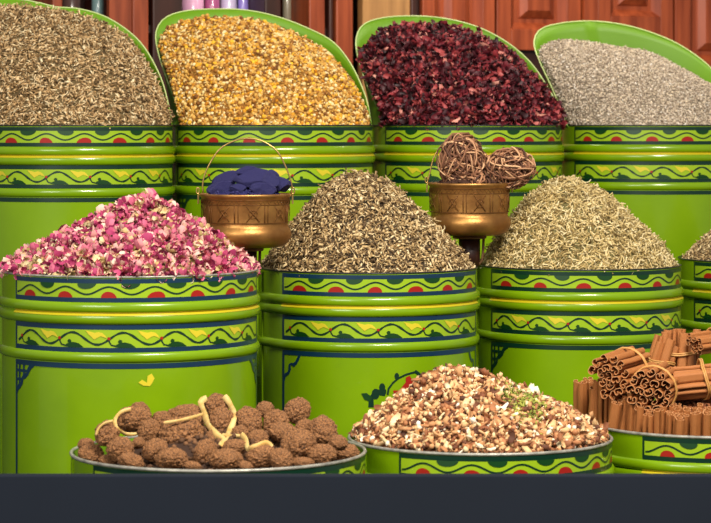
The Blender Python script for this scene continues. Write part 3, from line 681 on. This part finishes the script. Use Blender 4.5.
pile('cinnamon_chip_bed', 'bed of broken cinnamon chips beneath the bundles', V, Fc, [mat('bark_gap_shade', rgb(86, 46, 24), .9), mat('bark_chips', rgb(130, 74, 40), .85, island=True, stops=[(0, rgb(86, 44, 22)), (1, rgb(164, 98, 56))])],  # dark mound colour paints shade between the bark chips
     [(cup(.014, .008, .003, 61), 1, 1, (.5, 1.3)), (chip(.012, .005, .002, 62), 1, 1, (.5, 1.3))], 2500, .002, .002, .7, origin=tuple(rc))

# ============================================================ BRASS POTS
def pot(label, cx, D, wpx, ytop, ybot, tilt=0, hx=(0, 0), hand=None):
    s = D/F; R = wpx/2*s; c = at(cx, ybot, D); H = (ybot-ytop)*s
    root = thing('brass_pot', label, 'pot', tuple(c), 0, 'brass pots between the drums')
    prof = [(.0, 0), (R*.70, 0), (R*.84, .003), (R*.93, .009), (R*.985, .017), (R*1.0, .024), (R*.985, .031), (R*.945, .036), (R*.925, .039), (R*.925, .044), (R*.93, .056), (R*.955, H*.80), (R*.965, H-.006), (R*1.0, H-.004), (R*1.01, H), (R*.985, H+.001), (R*.955, H-.004), (R*.94, H*.8), (R*.92, .056), (R*.9, .02), (.0, .012)]
    MB().lathe(prof, 72).build('bowl', BRASS, root)
    e = MB(); R2 = R*.947
    def P(a, z): q = R2+.0006+(z-.05)/(H-.05)*R*.02; return (q*math.sin(a), -q*math.cos(a), z)
    def ln(pts, wd=.0014): e.tube([P(a, z) for a, z in pts], wd*.5, 4)
    z0, z1 = .046, H-.010; ln([(2*PI*i/72, z1) for i in range(73)]); ln([(2*PI*i/72, z0) for i in range(73)]); zm = z0+(z1-z0)*.80
    ln([(2*PI*i/72, zm) for i in range(73)])
    k = 9
    for i in range(k):
        a0 = 2*PI*i/k; a1 = a0+2*PI/k*.62; am = (a0+a1)/2; zc = (z0+zm)/2; hh = (zm-z0)/2*.85; aw = (a1-a0)/2
        for sg in (-1, 1): ln([(am-aw*.7, zc-hh*sg), (am, zc), (am+aw*.7, zc+hh*sg)])
        ln([(am+aw*.45*math.cos(t), zc+hh*.5*math.sin(t)) for t in [2*PI*q/14 for q in range(15)]], .001)
        ln([(a1+.06, z0), (a1+.06, zm)]); ln([(a1+.14, z0), (a1+.14, zm)], .001)
        ln([(a0+.02+2*PI/k*.9*q/12, zm+(z1-zm)*(.5+.35*(-1)**q)) for q in range(13)], .001)
    e.build('engraving', BRASS_D, root)
    for sg in (-1, 1):
        l = MB(); l.box((sg*(R+.002), 0, H-.010), (.003, .010, .016)); l.tube([(sg*(R+.003)+.005*math.cos(t)*.5*sg, .005*math.cos(t)*0, H+.006+.006*math.sin(t)) for t in [2*PI*i/12 for i in range(12)]], .0014, 6, True)
        bevel(l.build('lug', BRASS_L, root, None, False), .001)
    if hand:
        Q = resample([((px-cx)*s, (ybot-py)*s) for px, py in hand], 40)
        MB().tube([(x, .004*math.sin(i*.3)*0, z) for i, (x, z) in enumerate(Q)], .0015, 8).build('handle', BRASS_L, root)
    return root, c, R, H
pot1, pc1, pr1, ph1 = pot('engraved brass pot with a raised handle, holding dark blue indigo lumps', 245.5, 4.58, 92, 194, 247,
    hand=[(203, 193), (203, 181), (209, 165), (220, 149), (234, 141), (247, 138.5), (262, 141), (276, 150), (284, 163), (290, 178), (292, 189), (290, 194)])
pot2, pc2, pr2, ph2 = pot('engraved brass pot holding coiled brown root bundles', 469.5, 4.90, 83, 183, 235,
    hand=[(428, 181), (430, 172), (433, 160), (438, 150), (444, 143), (452, 141), (462, 143), (474, 148), (488, 156), (500, 163), (507, 170), (510, 180)])
for (pc, lab) in ((pc1, 'iron stand under the pot of indigo lumps'), (pc2, 'iron stand with a short curved rod under the pot of root coils')):
    t = thing('pot_stand', lab, 'stand', (pc.x, pc.y, Z2), 0); h = pc.z-Z2
    MB().lathe([(.009, 0), (.009, h-.068), (.021, h-.062), (.021, h-.006)], 20, cap=True).build('post_gap_shade', WOOD_D, t)  # post top widened into an added dark block for the shaded gap
    MB().lathe([(.0, h-.007), (.032, h-.007), (.034, h-.004), (.032, h-.0012), (0, h-.0012)], 32).build('plate', IRON, t)
    MB().lathe([(.0, .0), (.028, .0), (.030, .003), (.01, .008), (0, .008)], 32).build('foot', IRON, t)
    MB().tube([(.027, -.012, h-.006), (.026, -.012, h-.03), (.024, -.010, h-.05), (.014, -.005, h-.062), (.0, 0, h-.07)], .0026, 8).build('rod', IRON, t)
# indigo lumps
IND = mat('indigo_block', rgb(22, 26, 76), .65, var=rgb(44, 38, 96), scale=60, bump=.5, bscale=140)
def lump(seed, cuts=9):
    import bmesh
    g = random.Random(seed); bm = bmesh.new(); bmesh.ops.create_icosphere(bm, subdivisions=4, radius=1)
    pl = [(Vector((g.gauss(0, 1), g.gauss(0, 1), g.gauss(0, 1))).normalized(), g.uniform(.5, .85)) for _ in range(cuts)]
    for v in bm.verts:
        p = v.co
        for n, d in pl:
            q = p.dot(n)
            if q > d: p = p-n*(q-d)
        v.co = p*(1+.05*mnoise.noise(p*4+Vector((seed, 0, 0))))
    me = bpy.data.meshes.new('indigo_lump'); bm.to_mesh(me); bm.free(); me.materials.append(IND); return me
LM = [lump(k) for k in range(5)]
for k, (px, py, dd, a, b, rot, lb) in enumerate([
    (255, 180, -.030, 25, 12, .05, 'largest dark blue indigo lump, at the front of the pot'),
    (221, 188, -.022, 15, 7, -.2, 'long dark blue indigo lump at the left rim of the pot'),
    (280, 186, -.012, 13, 9, .15, 'dark blue indigo lump at the right rim of the pot'),
    (226, 179, .012, 15, 7.5, -.35, 'indigo lump sloping up behind the left rim lump'),
    (246, 173, .012, 15, 7, -.1, 'topmost indigo lump behind the largest one'),
    (269, 177, .020, 12, 8, .3, 'indigo lump behind the largest one on the right'),
    (263, 189, -.046, 14, 7, .1, 'flat indigo lump on the front rim below the largest one'),
    (239, 190, -.044, 11, 6.5, 0, 'small low indigo lump below the largest one')]):
    D = 4.58+dd; p = at(px, py, D); s = D/F; o = link('indigo_lump', LM[k % 5], None, p); o.scale = (a*s, (a+b)/2*s*.75, b*s); o.rotation_euler = (0, rot, random.uniform(-.3, .3))
    tag(o, lb, 'indigo lump', 'indigo lumps in the brass pot')
# filling under the lumps / roots
for pc, pr, ph, nm, lb, m in ((pc1, pr1, ph1, 'indigo_crumb_fill', 'blue indigo crumbs filling the pot under the lumps', IND), (pc2, pr2, ph2, 'root_crumb_fill', 'brown root crumbs filling the second pot', mat('root_crumbs', rgb(70, 42, 30), .9))):
    V, Fc = mound(Vector((pc.x, pc.y, pc.z+ph-.005)), pr*.93, .016, 355.5+pc.x*F/pc.y, pc.y, [(0, 1), (.75, .75), (1, 0)], .002, 8, 32, 0)
    pile(nm, lb, V, Fc, [m], [(nub(.0028, 71), 0, 1, (.6, 1.3))], 500, .001, .001, .8, origin=tuple(pc))
# coiled root bundles
ROOT = mat('brown_roots', rgb(150, 104, 78), .75, island=True, stops=[(0, rgb(66, 38, 26)), (.4, rgb(124, 80, 54)), (.7, rgb(176, 124, 88)), (1, rgb(230, 184, 138))])
def root_coil(label, px, py, a, b, D, n, seed):
    g = random.Random(seed); s = D/F; c = at(px, py, D); A, B = a*s, b*s; m = MB()
    MB_core = None
    for k in range(n):
        R = g.uniform(.35, .95); ax = Vector((g.gauss(0, 1), g.gauss(0, 1), g.gauss(0, .8))).normalized(); u = ax.orthogonal().normalized(); v = ax.cross(u)
        off = ax*g.uniform(-.6, .6)*math.sqrt(max(0.05, 1-R*R)) if R > .5 else Vector((g.gauss(0, 1), -abs(g.gauss(0, 1)), g.gauss(0, 1))).normalized()*(1-R)*.95
        ph = g.uniform(0, 6.28); turn = g.uniform(3, 6.8); P = []; N = 16; wob = g.uniform(.04, .12)
        for i in range(N+1):
            t = ph+turn*i/N; q = off+u*R*math.cos(t)+v*R*math.sin(t)+ax*wob*math.sin(3*t+k)
            q = q*(1+.075*math.sin(3*t+k))
            P.append(Vector((q.x*A, q.y*A*.8, q.z*B)))
        m.tube(P, g.uniform(.0011, .0022), 6)
    o = m.build('root_bundle', ROOT, None, c); core = MB()
    return tag(o, label, 'root bundle', 'coiled roots in the brass pot')
root_coil('tall tangled brown root coil at the left in the brass pot', 461, 162, 25, 30, 4.885, 130, 1)
root_coil('wide tangled brown root coil at the right, overhanging the brass pot rim', 510, 168, 26, 22, 4.885, 115, 2)
root_coil('small root knot at the front rim between the two root coils', 479, 181, 11, 9, 4.845, 22, 3)
t = root_coil('flat root coil behind, joining the two big root coils', 486, 168, 14, 16, 4.91, 34, 4)

# ============================================================ COUNTER, STEPS
ct = at(355.5, 475.5, 3.60)
o = MB().box((0, 0, 0), (2.4, .022, .44)).build('counter_board', SLATE, None, (0, 3.611, ct.z-.22), False); bevel(o, .002)
tag(o, 'plain dark slate-blue board along the foot of the display', 'board')
for i in range(5):
    pass
s1 = tag(step_box(3.40, 3.90, Z1, 'display_step'), 'lowest dark display step under the front drums', 'display step', 'display steps')
s2 = tag(step_box(3.902, 4.60, Z2, 'display_step'), 'middle dark display step under the heaped drums', 'display step', 'display steps')
s3 = tag(step_box(4.602, 5.25, Z3, 'display_step'), 'highest dark display step under the scoop-backed drums', 'display step', 'display steps')
# brace legs of the counter board down to the floor
# ============================================================ BACK WALL: cabinets
NW = 5.9
def wpt(px, py, n=NW): t, D = row_at(px, n); return t, CAMZ-(py-HY)*D/F
struct('wall_back', MB().box(tuple(row(2.9, NW+.42, 1.3)), (7.0, .06, 2.7), YAW), WOOD_D)
def rowbox(mb, t0, t1, n0, n1, z0, z1, org): c = row((t0+t1)/2, (n0+n1)/2, (z0+z1)/2)-org; return mb.box(tuple(c), (t1-t0, n1-n0, z1-z0), YAW)
def cab_door(px0, px1, ybot, label_h, root, org, ypan, pan_off=.0, tophgt=.75, prop=(.17, .83)):
    t0, zb = wpt(px0, ybot); t1, _ = wpt(px1, ybot); zt_ = CAMZ+tophgt; w_ = t1-t0; m = MB(); pw = w_*prop[0]; pr_ = w_*(1-prop[1])
    _, zp = wpt((px0+px1)/2, ypan)
    rowbox(m, t0, t0+pw, NW-.022, NW, zb, zt_, org); rowbox(m, t1-pr_, t1, NW-.022, NW, zb, zt_, org)
    rowbox(m, t0+pw, t1-pr_, NW-.022, NW, zb, zp, org); rowbox(m, t0+pw, t1-pr_, NW-.022, NW, zt_-.06, zt_, org)
    d = m.build('door', WOOD, root, None, False); bevel(d, .002)
    # raised panel: bevelled borders rising to a flat field
    q = MB(); a0, a1, z0, z1 = t0+pw, t1-pr_, zp, zt_-.06; V = []; mx = (a1-a0)*.42
    for ins, n in ((0, NW-.0215), (.019, NW-.001), (.030, NW-.001), (.034, NW-.006), (.052, NW-.019), (.055, NW-.019)):
        e = min(ins, mx); V += [row(x, n, y)-org for x, y in ((a0+e, z0+ins), (a1-e, z0+ins), (a1-e, z1-ins), (a0+e, z1-ins))]
    Fq = [(k*4+i, k*4+(i+1) % 4, k*4+4+(i+1) % 4, k*4+4+i) for k in range(5) for i in range(4)]+[(20, 21, 22, 23)]
    q.add(V, Fq); q.build('door_panel', WOOD, d, None, False)
    return d
t0, zc = wpt(416, 50); t1, _ = wpt(790, 50)
org = row(t0, NW, .2); cab = thing('wooden_cabinet', 'reddish brown wooden cabinet with panelled doors behind the right back drums', 'cabinet', tuple(org))
m = MB(); rowbox(m, t0, t1, NW+.002, NW+.38, .0, CAMZ+.8, org); m.build('carcass', WOOD_D, cab, None, False)
for px0, px1, yb, yp in ((419, 491, 50, 40), (493, 577, 50, 30), (594, 669, 52, 17), (671, 760, 95, 62)):
    cab_door(px0, px1, yb, '', cab, org, yp)
m = MB(); rowbox(m, wpt(578.5, 50)[0], wpt(592.5, 50)[0], NW-.03, NW, .2, CAMZ+.8, org); m.build('stile', WOOD, cab, None, False)
m = MB(); rowbox(m, t0, t1, NW-.03, NW, .1, wpt(600, 98)[1], org); m.build('lower_front', WOOD, cab, None, False)
# open shelf on the left: uprights, shelf board, jars
tl, _ = wpt(-40, 50); t2, _ = wpt(415, 50); org = row(tl, NW, 0)
sh = thing('wooden_shelf_unit', 'dark brown open shelf unit behind the left back drums', 'shelf', tuple(org))
m = MB(); rowbox(m, tl, t2, NW+.34, NW+.36, 0, CAMZ+.8, org); m.build('back_panel', WOOD_D, sh, None, False)
for px0, px1, mm in ((50, 60, WOOD), (130, 146, WOOD), (150, 180, WOOD_D), (262, 278, WOOD_D), (306, 322, WOOD), (326, 330, WOOD_D), (333, 350, WOOD), (408, 415, WOOD_D)):
    m = MB(); a, b = wpt(px0, 50)[0], wpt(px1, 50)[0]; rowbox(m, a, b, NW-.02, NW+.34, 0, CAMZ+.8, org); bevel(m.build('upright', mm, sh, None, False), .004)
m = MB(); rowbox(m, wpt(108, 50)[0], wpt(130, 50)[0], NW-.01, NW+.01, 0, CAMZ+.8, org); m.build('side_door', WOOD, sh, None, False)
m = MB(); rowbox(m, wpt(361, 50)[0], wpt(411, 50)[0], NW-.01, NW+.02, 0, CAMZ+.8, org); m.build('tan_panel', WOOD_T, sh, None, False)
zs_ = wpt(220, 28, NW+.1)[1]
for z in (zs_, zs_+.33, zs_-.35):
    m = MB(); rowbox(m, tl, wpt(350, 50)[0], NW+.0, NW+.34, z-.02, z, org); m.build('shelf_board', WOOD_D, sh, None, False)
def jar(px0, px1, col, ytop, lb, lid=None, n=NW+.10):
    a, b = wpt(px0, 50, n)[0], wpt(px1, 50, n)[0]; R = (b-a)/2; z1 = wpt(px0, ytop, n)[1]; h = z1-zs_; p = row((a+b)/2, n, zs_+.0005)
    t = thing('shelf_jar', lb, 'jar', tuple(p), 0, 'jars on the back shelf'); g = mat('jar_'+lb.split()[0], col, .25, coat=.3)
    MB().lathe([(0, 0), (R*.93, 0), (R, .006), (R, h*.78), (R*.8, h*.86), (R*.78, h*.88), (0, h*.88)], 32).build('jar_body', g, t)
    MB().lathe([(0, h*.872), (R*.84, h*.872), (R*.85, h*.90), (R*.85, h*.99), (R*.8, h), (0, h)], 32).build('lid', lid or mat('jar_lid', rgb(190, 180, 190), .4), t)
jar(181, 203, rgb(226, 170, 206), -10, 'pink jar on the back shelf above the yellow flower heads')
jar(205, 219, rgb(168, 84, 130), -12, 'mauve jar right of the pink jar on the back shelf')
jar(221, 236, rgb(206, 190, 226), -12, 'lilac jar in the middle of the back shelf')
jar(238, 248, rgb(150, 130, 214), -12, 'violet jar right of the lilac jar on the back shelf')
jar(250, 262, rgb(92, 84, 214), -10, 'blue-violet jar at the right end of the back shelf bay')
jar(62, 80, rgb(96, 74, 70), -8, 'brown jar on the back shelf behind the left drum')
jar(92, 104, rgb(120, 150, 150), -8, 'greyish teal jar on the back shelf behind the left drum')
jar(283, 291, rgb(150, 140, 120), -10, 'small grey jar on the narrow shelf left of the wooden posts')
jar(293, 305, rgb(170, 120, 90), 6, 'small tan jar on the narrow shelf left of the wooden posts')
